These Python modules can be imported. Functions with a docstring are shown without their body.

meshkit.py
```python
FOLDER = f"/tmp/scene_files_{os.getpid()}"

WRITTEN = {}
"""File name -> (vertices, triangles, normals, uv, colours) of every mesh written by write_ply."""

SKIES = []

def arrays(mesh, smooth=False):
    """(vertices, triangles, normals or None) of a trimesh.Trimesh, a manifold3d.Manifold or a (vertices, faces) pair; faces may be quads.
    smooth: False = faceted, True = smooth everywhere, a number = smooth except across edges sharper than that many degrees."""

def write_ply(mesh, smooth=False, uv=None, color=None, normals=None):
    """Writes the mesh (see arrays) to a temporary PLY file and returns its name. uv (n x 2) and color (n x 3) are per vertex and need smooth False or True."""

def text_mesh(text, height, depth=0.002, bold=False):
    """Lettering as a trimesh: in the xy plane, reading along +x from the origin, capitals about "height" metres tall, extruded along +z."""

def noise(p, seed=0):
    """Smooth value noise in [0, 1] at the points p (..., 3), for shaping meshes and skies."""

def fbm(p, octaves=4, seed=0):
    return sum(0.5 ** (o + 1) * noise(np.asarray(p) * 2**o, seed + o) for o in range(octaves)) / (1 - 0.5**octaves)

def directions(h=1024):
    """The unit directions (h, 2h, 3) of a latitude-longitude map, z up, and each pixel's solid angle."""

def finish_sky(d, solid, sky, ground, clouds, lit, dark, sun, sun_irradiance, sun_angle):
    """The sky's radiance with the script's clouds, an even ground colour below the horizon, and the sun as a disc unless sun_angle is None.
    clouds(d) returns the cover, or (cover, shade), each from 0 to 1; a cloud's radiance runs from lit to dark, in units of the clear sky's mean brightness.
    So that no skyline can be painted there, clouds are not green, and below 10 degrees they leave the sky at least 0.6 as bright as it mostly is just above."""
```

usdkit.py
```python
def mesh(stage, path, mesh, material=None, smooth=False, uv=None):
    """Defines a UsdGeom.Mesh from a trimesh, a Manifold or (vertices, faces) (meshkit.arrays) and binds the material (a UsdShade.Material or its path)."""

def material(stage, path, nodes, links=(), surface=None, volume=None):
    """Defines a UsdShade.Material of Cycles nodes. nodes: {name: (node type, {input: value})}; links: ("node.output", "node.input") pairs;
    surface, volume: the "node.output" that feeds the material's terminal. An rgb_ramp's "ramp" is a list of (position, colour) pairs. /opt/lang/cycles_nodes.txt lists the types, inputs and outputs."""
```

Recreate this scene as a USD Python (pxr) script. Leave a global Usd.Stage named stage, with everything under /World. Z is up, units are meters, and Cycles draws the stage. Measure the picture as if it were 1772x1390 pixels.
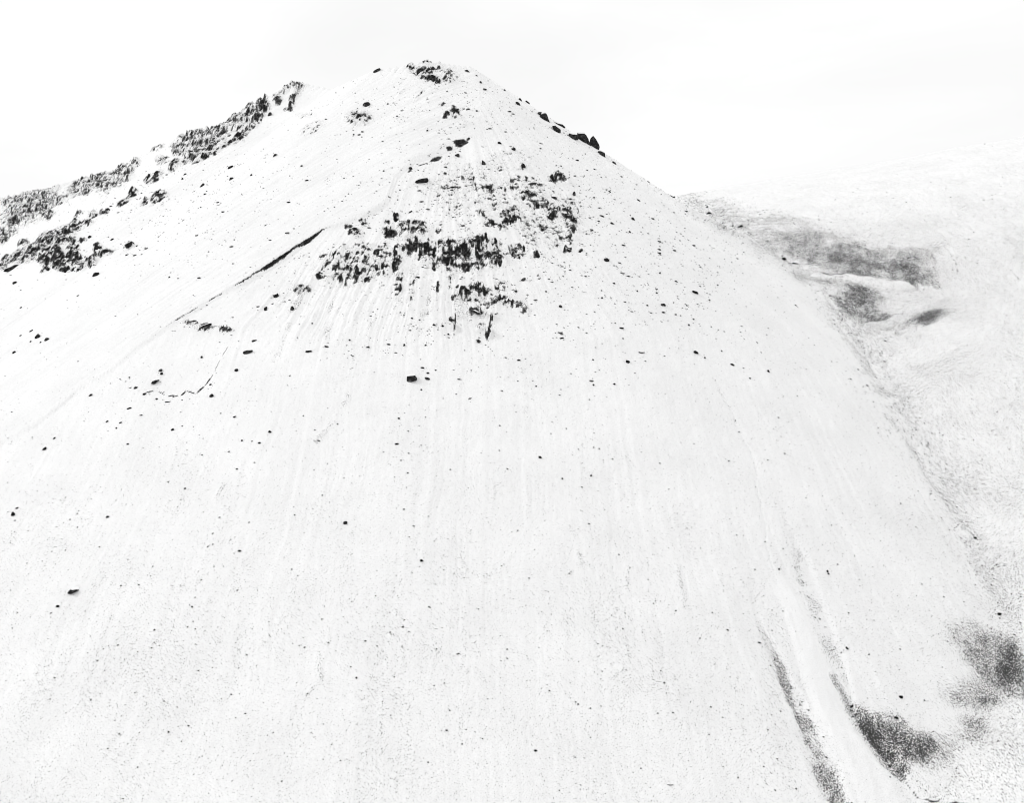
import math
import numpy as np, trimesh
from scipy.interpolate import PchipInterpolator
from pxr import Usd, UsdGeom, UsdLux, UsdShade, Gf, Sdf, Vt
import usdkit, meshkit
from meshkit import noise, fbm

stage = Usd.Stage.CreateInMemory()
UsdGeom.SetStageUpAxis(stage, UsdGeom.Tokens.z)
UsdGeom.SetStageMetersPerUnit(stage, 1.0)
UsdGeom.Xform.Define(stage, '/World')
UsdGeom.Scope.Define(stage, '/World/Looks')
Z0 = 320.0                                     # height of the viewpoint above the valley floor datum

# ------------------------------------------------------------------ camera
F, U0, V0C = 2434.0, 886.0, 695.0              # focal length and centre, in pixels of the photograph
PITCH = math.atan((V0C - 350.0) / F)
cam = UsdGeom.Camera.Define(stage, '/World/camera')
cam.CreateHorizontalApertureAttr(36.0)
cam.CreateVerticalApertureAttr(36.0 * 1390 / 1772)
cam.CreateFocalLengthAttr(36.0 * F / 1772)
cam.CreateClippingRangeAttr(Gf.Vec2f(1, 20000))
cam.AddTranslateOp().Set(Gf.Vec3d(0, 0, Z0))
cam.AddRotateXOp().Set(90 - math.degrees(PITCH))
cam.CreateExposureAttr(0.89)

# ------------------------------------------------------------------ sky and sun (bright overcast, black and white)
SUN_AZ, SUN_EL = math.radians(-80), math.radians(38)      # azimuth from +y towards +x
sun = UsdLux.DistantLight.Define(stage, '/World/sun')
sun.CreateIntensityAttr(0.165)
sun.CreateAngleAttr(14.0)
sun.CreateNormalizeAttr(True)
sun.CreateColorAttr(Gf.Vec3f(1, 1, 1))
sun.AddRotateZOp().Set(-math.degrees(SUN_AZ))
sun.AddRotateXOp().Set(-(90 - math.degrees(SUN_EL)))
sun_dir_fix = None
usdkit.material(stage, '/World/Looks/overcast_sky', {
    'sky': ('sky_texture', {'sky_type': 'single_scattering', 'sun_disc': False, 'sun_elevation': SUN_EL, 'sun_rotation': SUN_AZ}),
    'bw': ('rgb_to_bw', {}),
    'tc': ('texture_coordinate', {}),
    'map': ('mapping', {'location': (0.7, 1.3, 0.2), 'scale': (1.0, 1.0, 2.6)}),
    'n1': ('noise_texture', {'scale': 3.1, 'detail': 5.0, 'roughness': 0.5, 'distortion': 0.35}),
    'ramp': ('rgb_ramp', {'ramp': [(0.0, (5.9,) * 3), (0.38, (6.4,) * 3), (0.58, (6.8,) * 3), (1.0, (6.9,) * 3)]}),
    'mix': ('mix_color', {'fac': 0.99, 'use_clamp': False}),
    'bg': ('background_shader', {'strength': 0.08}),
}, [('sky.color', 'bw.color'), ('tc.generated', 'map.vector'), ('map.vector', 'n1.vector'), ('n1.fac', 'ramp.fac'),
    ('bw.val', 'mix.a'), ('ramp.color', 'mix.b'), ('mix.result', 'bg.color')], surface='bg.background')
dome = UsdLux.DomeLight.Define(stage, '/World/sky')
UsdShade.MaterialBindingAPI.Apply(dome.GetPrim()).Bind(UsdShade.Material.Get(stage, '/World/Looks/overcast_sky'))
dome.GetPrim().SetCustomDataByKey('kind', 'structure')

# ------------------------------------------------------------------ materials
ROCK_NODES = {
    'geo': ('geometry', {}),
    'rn': ('noise_texture', {'scale': 0.55, 'detail': 4.0, 'roughness': 0.65}),
    'rramp': ('rgb_ramp', {'ramp': [(0.25, (0.004,) * 3), (0.5, (0.014,) * 3), (0.62, (0.05,) * 3), (0.8, (0.16,) * 3)]}),
    'rb': ('noise_texture', {'scale': 1.3, 'detail': 4.0, 'roughness': 0.7}),
    'rbump': ('bump', {'strength': 0.6, 'distance': 0.5}),
    'p': ('principled_bsdf', {'roughness': 0.95, 'specular_ior_level': 0.15}),
}
ROCK_LINKS = [('geo.position', 'rn.vector'), ('geo.position', 'rb.vector'), ('rn.fac', 'rramp.fac'), ('rb.fac', 'rbump.height'),
              ('rramp.color', 'p.base_color'), ('rbump.normal', 'p.normal')]
M_ROCK = usdkit.material(stage, '/World/Looks/black_rock', ROCK_NODES, ROCK_LINKS, surface='p.BSDF')
M_STONE = usdkit.material(stage, '/World/Looks/dark_gravel', {
    'oi': ('object_info', {}), 'r': ('rgb_ramp', {'ramp': [(0, (0.012,) * 3), (0.6, (0.03,) * 3), (1, (0.12,) * 3)]}),
    'p': ('principled_bsdf', {'roughness': 0.95, 'specular_ior_level': 0.15})},
    [('oi.random', 'r.fac'), ('r.color', 'p.base_color')], surface='p.BSDF')
M_CAP = usdkit.material(stage, '/World/Looks/fresh_snow', {
    'geo': ('geometry', {}), 'n': ('noise_texture', {'scale': 2.0, 'detail': 3.0}), 'b': ('bump', {'strength': 0.3, 'distance': 0.15}),
    'p': ('principled_bsdf', {'base_color': (0.82,) * 3, 'roughness': 0.9, 'specular_ior_level': 0.1})},
    [('geo.position', 'n.vector'), ('n.fac', 'b.height'), ('b.normal', 'p.normal')], surface='p.BSDF')
# snow over rock: 'rock' and 'bare' are how much bedrock and how much gravel shows through the cover, the latter with painted gully shade and haze
def snow_over_rock(name, grain, rough):
  return usdkit.material(stage, '/World/Looks/' + name, {
    **{k: v for k, v in ROCK_NODES.items() if k not in ('p', 'rbump', 'rn', 'rramp')},
    'rn': ('noise_texture', {'scale': 0.7, 'detail': 6.0, 'roughness': 0.8}),
    'rramp': ('rgb_ramp', {'ramp': [(0.36, (0.003,) * 3), (0.48, (0.016,) * 3), (0.58, (0.09,) * 3), (0.72, (0.36,) * 3)]}),
    'acore': ('attribute', {'attribute': 'core'}),
    'rc': ('math', {'math_type': 'multiply_add', 'value2': -0.20}),  # painted recess shade: rock colour goes darker where core is high
    'rd': ('math', {'math_type': 'add', 'value2': 0.115}),
    'gmap': ('mapping', {'scale': grain}),
    'arock': ('attribute', {'attribute': 'rock'}),
    'abare_shade': ('attribute', {'attribute': 'bare_shade'}),
    # bedrock mask
    'en': ('noise_texture', {'scale': 1.4, 'detail': 4.0, 'roughness': 0.65}),
    'e1': ('math', {'math_type': 'multiply_add', 'value2': 2.1, 'value3': -1.08}),
    'e2': ('math', {'math_type': 'add'}),
    'rm': ('map_range', {'range_type': 'smoothstep', 'from_min': 0.26, 'from_max': 0.78, 'to_min': 0.0, 'to_max': 1.0, 'clamp': True}),
    # gravel showing through thin snow, and the shade painted into that mask
    'gn': ('noise_texture', {'scale': 1.7, 'detail': 2.5, 'roughness': 0.6}),
    'g1': ('math', {'math_type': 'multiply_add', 'value2': 0.34}),
    'gm': ('map_range', {'range_type': 'smoothstep', 'from_min': 0.70, 'from_max': 0.84, 'to_min': 0.0, 'to_max': 1.0, 'clamp': True}),
    'sn': ('noise_texture', {'scale': 0.035, 'detail': 4.0}),
    'sramp': ('rgb_ramp', {'ramp': [(0.3, (0.80,) * 3), (0.7, (0.85,) * 3)]}),
    'fn': ('noise_texture', {'scale': 2.4, 'detail': 2.0, 'roughness': 0.7}),
    'framp': ('rgb_ramp', {'ramp': [(0.30, (0.80,) * 3), (0.55, (1.0,) * 3)]}),
    'c0': ('mix_color', {'blend_type': 'multiply', 'fac': 1.0}),
    'c1': ('mix_color', {'b': (0.05,) * 3}),
    'c2': ('mix_color', {}),
    'bn': ('noise_texture', {'scale': 0.8, 'detail': 4.0, 'roughness': 0.7}),
    'bump': ('bump', {'strength': rough, 'distance': 0.35}),
    'p': ('principled_bsdf', {'roughness': 0.92, 'specular_ior_level': 0.12}),
}, [('geo.position', 'rn.vector'), ('geo.position', 'rb.vector'), ('acore.fac', 'rc.value1'), ('rn.fac', 'rc.value3'), ('rc.value', 'rd.value1'), ('rd.value', 'rramp.fac'),
    ('geo.position', 'en.vector'), ('en.fac', 'e1.value1'), ('e1.value', 'e2.value1'), ('arock.fac', 'e2.value2'), ('e2.value', 'rm.value'),
    ('geo.position', 'gmap.vector'), ('gmap.vector', 'gn.vector'), ('abare_shade.fac', 'g1.value1'), ('gn.fac', 'g1.value3'), ('g1.value', 'gm.value'),
    ('geo.position', 'sn.vector'), ('sn.fac', 'sramp.fac'), ('gmap.vector', 'fn.vector'), ('fn.fac', 'framp.fac'), ('sramp.color', 'c0.a'), ('framp.color', 'c0.b'), ('c0.result', 'c1.a'), ('gm.result', 'c1.fac'),
    ('c1.result', 'c2.a'), ('rramp.color', 'c2.b'), ('rm.result', 'c2.fac'), ('c2.result', 'p.base_color'),
    ('gmap.vector', 'bn.vector'), ('bn.fac', 'bump.height'), ('bump.normal', 'p.normal')], surface='p.BSDF')

M_SLOPE = snow_over_rock('snow_over_scree', (1.3, 0.75, 1.15), 0.5)
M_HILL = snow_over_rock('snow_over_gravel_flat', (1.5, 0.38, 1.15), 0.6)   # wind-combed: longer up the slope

# ------------------------------------------------------------------ view geometry helpers (all in metres, relative to the viewpoint)
CP, SP = math.cos(PITCH), math.sin(PITCH)
def ray(u, v):
    a, b = (np.asarray(u, float) - U0) / F, (V0C - np.asarray(v, float)) / F
    return np.stack([a, CP + b * SP, -SP + b * CP], -1)
def proj(x, y, z):
    d = y * CP - z * SP
    return U0 + F * x / d, V0C - F * (y * SP + z * CP) / d
def at_y(t):
    t = np.array(t, float); r = ray(t[:, 0], t[:, 1])
    return r * (t[:, 2] / r[:, 1])[:, None]
def sstep(a, b, x):
    t = np.clip((x - a) / (b - a), 0, 1); return t * t * (3 - 2 * t)

# ------------------------------------------------------------------ terrain: talus cones hung from the crests, and the far hillside
S = 0.64
RIDGES = [at_y([(812, 113, 1000), (745, 107, 1000), (650, 119, 1005), (575, 153, 1030), (507, 138, 1060), (450, 176, 1095), (390, 216, 1130),
                (320, 229, 1180), (200, 292, 1260), (90, 321, 1320), (0, 343, 1370), (-200, 385, 1480), (-500, 450, 1600)]),
          at_y([(812, 113, 1000), (900, 174, 990), (1045, 272, 975), (1160, 340, 957), (1280, 403, 940), (1390, 467, 925)])]
def cone(x, y):
    z = np.full(np.shape(x), -1e9)
    for R_ in RIDGES:
        for q in np.linspace(0, len(R_) - 1, 90):
            i = min(int(q), len(R_) - 2); P = R_[i] + (R_[i + 1] - R_[i]) * (q - i)
            d = np.hypot(x - P[0], y - P[1])
            z = np.maximum(z, P[2] - S * d + 0.00012 * np.maximum(d - 250, 0) ** 2)
    return z
HP = PchipInterpolator([0, 150, 450, 516, 560, 609, 637, 716, 792, 848, 925, 1050, 1200, 1400, 1500, 1800, 2600, 6000],
                       [-236, -234, -227, -222, -216, -206, -190, -152, -116, -90, -48, -14, 3, 12, 11, -60, -290, -300])
def hill(x, y):
    p = np.stack([x / 90, y / 90, np.zeros_like(x)], -1)
    return HP(np.clip(y, 0, 6000)) + 0.17 * (np.clip(x, -300, 900) - 200) + 5 * (fbm(p, 3, 5) - 0.5)
def base(x, y):
    a, b = cone(x, y), hill(x, y)
    k = 5.0; h = np.clip(0.5 + (a - b) / (2 * k), 0, 1)
    return np.maximum(b + (a - b) * h + k * h * (1 - h), -318.0), a - b

# grid: rows of constant distance, columns of constant bearing, finest where the cliffs are
def steps(*parts):
    return np.unique(np.concatenate([np.arange(a, b, s) for a, b, s in parts]))
COLS = (steps((-1400, -60, 60), (-60, 440, 1.65), (440, 1060, 1.15), (1060, 1830, 1.75), (1830, 3200, 60)) - U0) / F
ROWS = steps((140, 440, 12), (440, 770, 1.0), (770, 1004, 0.62), (1004, 1420, 1.9), (1420, 1900, 16), (1900, 2700, 50))
A, Y = np.meshgrid(COLS, ROWS)
X = A * Y
Z, OWN = base(X, Y)
U, V = proj(X, Y, Z)
cone_side = sstep(-2, 2, OWN)
P3 = np.stack([X, Y, Z], -1)

# --- where bedrock breaks the snow (centre, half width, half height, angle, strength; picture-plane survey of the crags)
CRAGS = {
    'upper': '704,395.6,45,21.3,0,0.55 677.9,397.9,14.2,13,0,0.95 706.4,393.2,15.4,11.9,0,1 730.1,396.7,11.9,14.2,0,0.95 615.1,400,13.5,10.2,0,0.8 628.7,381.4,11.9,10.2,0,0.6 603.3,386.5,8.5,4.1,0,0.8 760.9,395.6,9.5,9.5,0,0.6 685,373,7.1,5.9,0,0.8 669.6,379,5.9,3.6,0,0.8',
    'columns': '718.2,424,14.2,13,0,0.9 704,433.5,9.5,9.5,0,0.85 732.4,439.4,17.8,14.2,0,0.85 772.7,419.3,17.8,10.7,0,0.9 737.7,429.9,7.6,15.4,0,1.15 746.7,428.7,4.7,11.9,0,1.1 773.2,447.7,10,20.1,0,1.1 756.1,445.3,14.2,22.5,0,0.75 787,440.6,5.9,16.6,0,1 803.5,447.7,13.7,13,0,1.25 801.2,431.1,7.6,8.3,0,1.1 829.6,412.1,10.7,8.3,0,1 839.1,418.1,16.6,10.7,0,0.8 841.5,452.4,22.5,8.3,0,1 860.4,447.7,10.7,14.2,0,0.9 826.1,459.5,5.9,8.3,0,1 898.4,437,14.2,15.4,0,0.8 879.4,433.5,10.7,9.5,0,0.75 861.6,431.1,3.6,17.8,-30,1 877,443,11.9,2.8,0,1 926.8,441.8,9.5,10.7,0,0.6 801.2,440.6,85.3,30.8,0,0.62 787,438.2,71.1,21.3,0,0.72 685,447.7,5.7,26.1,8,1',
    'left_gully': '618.5,452.5,88,44,-8,0.48 554.2,471.1,10.8,6.8,0,0.9 591.4,466,20.3,18.6,0,0.62 616.8,472.8,6.1,15.2,0,0.95 659.2,466,20.3,18.6,0,0.6 523.7,493.1,23.7,11.9,0,0.6 564.3,439,16.9,6.8,0,0.6 689.6,489.8,7.5,30.5,12,0.6 663.7,461.9,14.2,16.6,0,0.65 654.2,461.9,9.5,14.2,0,0.6 687.4,495.1,5.9,21.3,10,0.55 711.1,502.2,8.3,35.6,0,0.4 777.5,483.3,4.3,21.3,0,0.6 756.1,499.8,3.3,26.1,0,0.55 788.1,507,4.7,19,20,0.6',
    'right': '933.9,395.1,9,6.2,25,1.1 920.9,386.1,9.5,2.8,40,0.95 910.2,396.7,11.9,7.6,0,0.85 867.5,392,14.2,11.9,0,0.62 884.1,377.8,14.7,11.4,0,0.85 834.4,371.9,12.3,7.1,0,0.8 955.2,373,9.5,14.2,0,0.8 945.8,365.9,11.9,9.5,0,0.6 983.7,375.4,12.3,10,0,0.95 996.7,382.5,7.1,5.9,0,0.85 995.5,393.2,7.1,9.5,0,1 986.1,411,3.8,17.8,0,0.6 981.3,434,8.1,3.3,-10,1 1003.8,434.7,5.9,2.4,-10,0.9 960,426.4,9.5,3.3,0,0.7 919.7,414.5,21.3,14.2,20,0.45 846.2,386.1,14.2,11.9,0,0.5 916.5,342.4,16.9,15.2,0,0.95 936.8,361.1,18.6,18.6,0,0.6 963.9,308.6,16.3,9.5,0,0.95 882.7,371.2,20.3,13.5,0,0.7 850.5,330.6,13.5,13.5,0,0.5 895,345,75,60,20,0.4 800,325,75,60,0,0.36 880,285,60,40,0,0.3 970,385,45,60,20,0.45',
    'lower': '803.5,515.3,12.3,12.3,0,0.9 829.6,504.1,13,8.5,15,1.15 810.7,503.4,10.7,5.9,0,0.95 858.1,521.2,13,10,0,1 900.7,530.7,14.7,10.7,0,1 879.4,528.8,16.6,5.2,0,1 867.5,496.3,14.2,14.2,0,0.55 891.2,506.5,8.3,8.3,0,0.6 822.5,541.3,15.4,4.3,-8,1 840.3,548.4,10.7,2.8,0,0.9 846.7,568.6,3.8,24.9,6,0.85 833.2,565,9,5.7,-40,0.9 787,563.8,2.1,19,0,0.8 841.5,516.4,61.6,26.1,8,0.4 782.2,553.2,7.1,2.4,20,1',
    'ridge': '17.3,349.8,19,12.1,-20,0.6 48.3,368.8,14.7,8.3,-20,0.95 22.4,383.4,14.7,10.4,-20,1.1 84.6,373.9,12.9,7.3,-30,0.95 76,351.5,11.2,7.8,-30,0.9 96.7,348,19,9.5,-25,0.75 124.3,334.2,15.5,7.8,-25,0.75 148.5,329,11.2,9.5,-30,1 172.6,317,15.5,8.3,-30,1 202,294.5,10.4,12.4,20,1 222.7,292.8,9.5,7.3,0,0.85 234.8,280.7,10.4,9.5,0,0.65 215.8,299.7,10.4,6.9,-30,0.6 5.2,410.2,9.5,14.7,0,1 22.4,401.6,11.2,9.5,0,0.85 51.8,356.7,69,32.8,-30,0.6 155.4,311.8,72.5,19,-33,0.55 198.5,311.8,44.9,20.7,-33,0.55 367.4,223.8,18.2,2.7,-5,1.1 375.1,224.7,8.6,5.4,0,1 384.7,226.6,7.7,5.8,-40,0.9 361.7,234.3,12.5,4.2,-10,0.85 340.6,251.6,11.5,5,-15,1 344.4,230.5,16.3,7.7,0,0.75 325.2,238.1,18.2,11.9,0,0.75 308,257.3,18.2,13.8,0,0.75 329.1,270.8,11.9,6.9,0,1.05 340.6,265,9.6,4.8,-30,0.9 317.6,282.3,10.6,3.1,-30,0.95 352.1,271.7,24.9,5,-33,0.75 382.8,255.4,30.7,5.8,-32,0.75 413.5,240.1,19.2,8.6,-33,0.75 423.1,226.6,11.5,7.7,-30,0.8 271.5,253.5,17.3,9.6,-35,0.8 300.3,284.2,7.7,17.3,25,0.7 271.5,305.3,13.4,7.7,-40,0.8 279.2,278.4,17.3,11.5,0,0.45 359.8,245.8,63.3,23,-33,0.58 423.1,207.4,38.4,21.1,-40,0.5',
    'ridge_lower': '41.4,420.5,11.2,6,-15,1 81.1,410.2,12.9,10.7,0,1.05 66.5,420.5,7.3,6.2,0,1.1 110.5,406.7,14.7,7.3,-20,0.95 132.1,392.9,10.7,9,-20,1.05 150.2,388.6,10.4,6,-30,0.9 51.8,439.5,10.7,6.2,-20,1.1 31.1,447.3,17.3,6.2,-22,0.95 10.4,451.6,12.1,10.4,-20,0.75 5.2,463.7,10.4,5.2,-10,0.95 181.3,367.9,9.5,4.8,-20,1.05 158.8,373.1,12.9,7.3,-20,0.65 134.6,372.2,11.2,4.3,-30,0.75 215.8,348,15.5,4.8,-32,0.95 229.6,334.2,10.7,7.3,-40,0.75 271,306.6,11.2,7.8,-50,0.65 255.5,313.5,8.6,6.9,0,0.65 77.7,425.7,82.9,19,-27,0.62',
    'notch': '453.8,182.5,11.9,12.5,0,1.35 447.1,199.8,7.7,12.5,25,1.35 451.9,169.1,10.6,6.1,0,1 436.5,215.1,8.1,7.7,0,1 478.7,171,9.6,9.6,0,0.85 432.7,192.1,9.6,11.5,20,0.85 413.5,205.5,11.9,7.7,-20,0.85 424,195.9,8.1,4.6,0,1 394.3,208.4,8.1,3.8,0,0.95 407.7,201.7,15.3,2.3,-30,0.8 435.6,175.8,5.8,4.2,0,1',
    'left_peak': '515.2,149.9,16.3,10.6,0,0.8 511.3,165.2,10,4.6,-20,1 503.7,174.8,6.9,11.5,15,0.65 497.9,188.3,8.6,3.5,0,0.9 496,155.6,15.3,4.2,-38,0.85 504.6,138.4,7.3,3.8,-20,1.1 486.4,161.4,11.5,5.8,-40,0.7',
    'left_outcrop': '77.7,448.2,10.7,13.8,0,1.35 96.7,439.5,11.2,7.8,0,1.1 101,452.5,14.7,12.4,0,1.25 127.7,432.6,12.1,10.7,0,0.75 127.7,449.9,16.4,11.2,0,0.85 134.6,463.7,12.9,7.3,-20,1.2 155.4,455.1,9,10.7,0,1.15 169.2,429.2,7.3,10.7,0,1.05 179.5,437.8,19.9,5.5,-15,0.95 126,420.5,9.5,6.2,0,0.9 143.3,417.1,8.6,3.5,-20,0.8 107,465.4,15.5,4.8,10,1.1 77.7,468.9,10.4,3.5,-20,0.7',
    'small_outcrop': '274.5,342,14.7,7.8,-28,1.15 250.3,349.8,8.6,6.9,-25,0.9',
    'pair_outcrop': '222.7,425.7,9,6.2,-15,1.15',
    'summit': '747.7,126.1,45.1,21.4,0,0.55 720.6,122.7,16.9,10.2,0,1 738.7,130.6,14,11.3,0,0.95 736.4,110.8,13.5,4.5,0,1 759,112.6,9.5,4.5,0,0.85 770.3,128.4,11.7,11.3,0,0.9 779.3,121.6,7.2,8.1,30,1 756.7,141.9,6.3,5,0,1.2 772.6,140.8,9.5,5,0,0.85 745.5,138.5,14.7,6.8,0,0.75 785,130.6,11.3,12.4,30,0.6 695.8,157.7,11.3,2.7,-45,0.65 725.1,165.6,16.9,2,-45,0.85 711.6,113.7,10.2,4.1,-25,1 745.5,123.9,45.1,20.3,0,0.45',
    'cluster': '786.1,194.3,11.3,9.5,0,1 772.6,200.6,9,6.3,-20,0.9 766.9,181.4,8.1,3.2,0,0.9 790.6,200.6,6.8,3.6,0,0.9 804.2,216.4,13.5,15.8,0,0.32',
    'ledge_top': '796.3,244.6,15.8,4.5,-6,1.3 777.1,254.1,5.9,2.3,-10,1 810.9,239,4.5,2.3,-20,1',
    'ledge_mid': '752.2,269.5,14,4.1,-25,1.3 731.9,278.5,11.3,1.8,-15,0.9 709.3,290.9,7.9,2.7,-30,0.8',
    'crest_ledge': '512,424,8,1.5,-31,0.9',
    'thin_ledge': '330,532,8,1.2,-30,0.9',
    'crescent_ledge': '261.5,675.5,11.8,1.8,-14.7436,1.1 279.5,678,11.8,1.6,30.4655,1.1 300,683,14.4,1.8,0,1.3 317,679,7.7,2,-38.6598,1.3 330.5,677,10.5,2,13.2405,1.2 346.5,672.5,11.9,2.2,-40.9144,1.3 361.5,656,15,1.5,-53.1301,1.2 376,630.5,20.4,1,-65.6955,0.9 390.5,603,17,0.9,-57.9946,0.75 400.5,580,13.5,0.9,-77.1957,0.7',
    'streak_outcrop': '355.6,564.3,25.4,4.7,0,0.85 333.6,555.9,20.3,4.1,10,0.75 391.1,568.7,13.5,2.7,5,0.9',
    'hill_ledge': '1438,477,26,1.8,-3,1.4 1455,476,12,2.6,0,1.4',
    'hill_lip': '1550,564,18,2,-5,1',
    'channel_edge': '1552,1344.5,16.4,1.2,28.4429,1 1570.5,1360,13.3,1.2,54.1623,1.1 1584.5,1377,13.2,1.8,46.8476,1.3 1612,1386.5,24.1,2.5,4.28915,1.5 1656,1390,28.9,2.5,4.76364,1.2',
    'patch': '620,205,28,16,0,0.62 625,200,18,6,-20,0.9 528,200,22,8,-8,0.5 540,222,30,14,-30,0.4',
}
FADE = {'right': 0.84, 'columns': 0.95, 'left_gully': 0.88, 'upper': 0.93, 'ledge_top': 1.45, 'ledge_mid': 1.5, 'crescent_ledge': 1.45, 'thin_ledge': 1.2, 'hill_ledge': 1.5, 'hill_lip': 1.5, 'channel_edge': 1.5, 'summit': 0.64, 'cluster': 0.78, 'patch': 0.75, 'lower': 0.86, 'ridge': 0.95, 'ridge_lower': 0.95, 'left_outcrop': 1.05}
R = np.zeros_like(X); GID = np.full(X.shape, -1, int)
wob_u = 10 * (fbm(P3 / 14, 3, 21) - 0.5); wob_v = 10 * (fbm(P3 / 14, 3, 22) - 0.5)
for gi, (g, text) in enumerate(CRAGS.items()):
    for q in text.split():
        u, v, a, b, ang, st = map(float, q.split(','))
        sel = (np.abs(U - u) < 1.9 * max(a, b)) & (np.abs(V - v) < 1.9 * max(a, b)) & (OWN > (-99 if g in ('hill_ledge', 'channel_edge') else 0))
        if not sel.any(): continue
        k = min(1.0, b / 8)
        du, dv = U[sel] + k * wob_u[sel] - u, V[sel] + k * wob_v[sel] - v
        c_, s_ = math.cos(math.radians(ang)), math.sin(math.radians(ang))
        d = np.hypot((du * c_ + dv * s_) / a, (-du * s_ + dv * c_) / b)
        m = min(st, 1.15) * FADE.get(g, 1.0) * (1 - (sstep(0.4, 1.45, d) if b > 11 else sstep(0.0, 1.65, d)))
        old = R[sel]; better = m > old
        R[sel] = np.where(better, m, old); gg = GID[sel]; gg[better & (m > 0.15)] = gi; GID[sel] = gg

# --- fall line coordinates
AZ = np.arctan2(X + 40, 1003 - Y); RR = np.hypot(X + 40, 1003 - Y)
bend = 1 + np.interp(RR, [265, 380, 522], [0, 0.36, 0.67])
AZ = AZ * bend
PERP = (0.37 * X - 0.52 * (Y - 1000)) / 0.638; ALNG = (-0.52 * X - 0.37 * (Y - 1000)) / 0.638
CREST = np.array([(-300, 930), (0, 765), (60, 735), (130, 675), (190, 640), (240, 597), (300, 555), (420, 483), (556, 395), (625, 372), (666, 351), (683, 303),
                  (717, 271), (740, 266), (800, 241), (830, 236)], float)
def unit(n): return (n - n.mean()) / n.std()
def foot(poly):                                               # position along a polyline and signed distance to it (positive below)
    best = np.full(X.shape, 1e9); at = np.zeros_like(X); sd = np.zeros_like(X)
    for i, ((a, b), (c, d)) in enumerate(zip(poly[:-1], poly[1:])):
        L2 = (c - a) ** 2 + (d - b) ** 2
        t = np.clip(((U - a) * (c - a) + (V - b) * (d - b)) / L2, 0, 1)
        px, py = U - a - t * (c - a), V - b - t * (d - b); dd = np.hypot(px, py); m = dd < best
        best[m] = dd[m]; at[m] = (a + t * (c - a))[m]; sd[m] = (dd * np.sign((c - a) * py - (d - b) * px + 1e-9))[m]
    return at, sd
FOOT, below = foot(CREST)
front = sstep(-4, 4, below) * (U < 830) + (U >= 830)
T1 = front * (AZ * 60) + (1 - front) * (PERP / 2.2)          # across the fall line
T1 = T1 + 1.3 * (fbm(P3 / np.array([30, 60, 60]), 3, 30) - 0.5) * 2
T2 = front * RR + (1 - front) * ALNG                          # down the fall line
def streak(k, l, seed, o=3):
    return fbm(np.stack([T1 * k, T2 / l, 0 * T1 + front * 7], -1), o, seed)

# --- the dark scarp under the crest
cw = np.interp(FOOT, [60, 150, 240, 300, 330, 372, 385, 398, 418, 445, 485, 525, 548, 562, 580, 640], [0, .1, .15, .35, .8, .7, .25, .2, .6, 1.3, 2.1, 2.2, 1.7, .4, .12, .1])
ck = list(CRAGS).index('crest_ledge'); ct = list(CRAGS).index('thin_ledge')
cw = cw * np.clip(0.72 + 0.3 * unit(fbm(np.stack([FOOT / 22, 0 * FOOT, 0 * FOOT], -1), 3, 23)), 0.12, 1.2)
cm = 1.45 * np.clip(cw, 0, 1) ** .5 * (1 - sstep(0.5, 1.3, np.abs(below + 0.12 * wob_v - 0.9 - cw * 0.8) / (cw + 0.25))) * ((U > 40) & (U < 660) & (Y < 1010))
sel = cm > R; R = np.where(sel, cm, R); GID[sel & (cm > .15)] = np.where(FOOT > 392, ck, ct)[sel & (cm > .15)]
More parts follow.
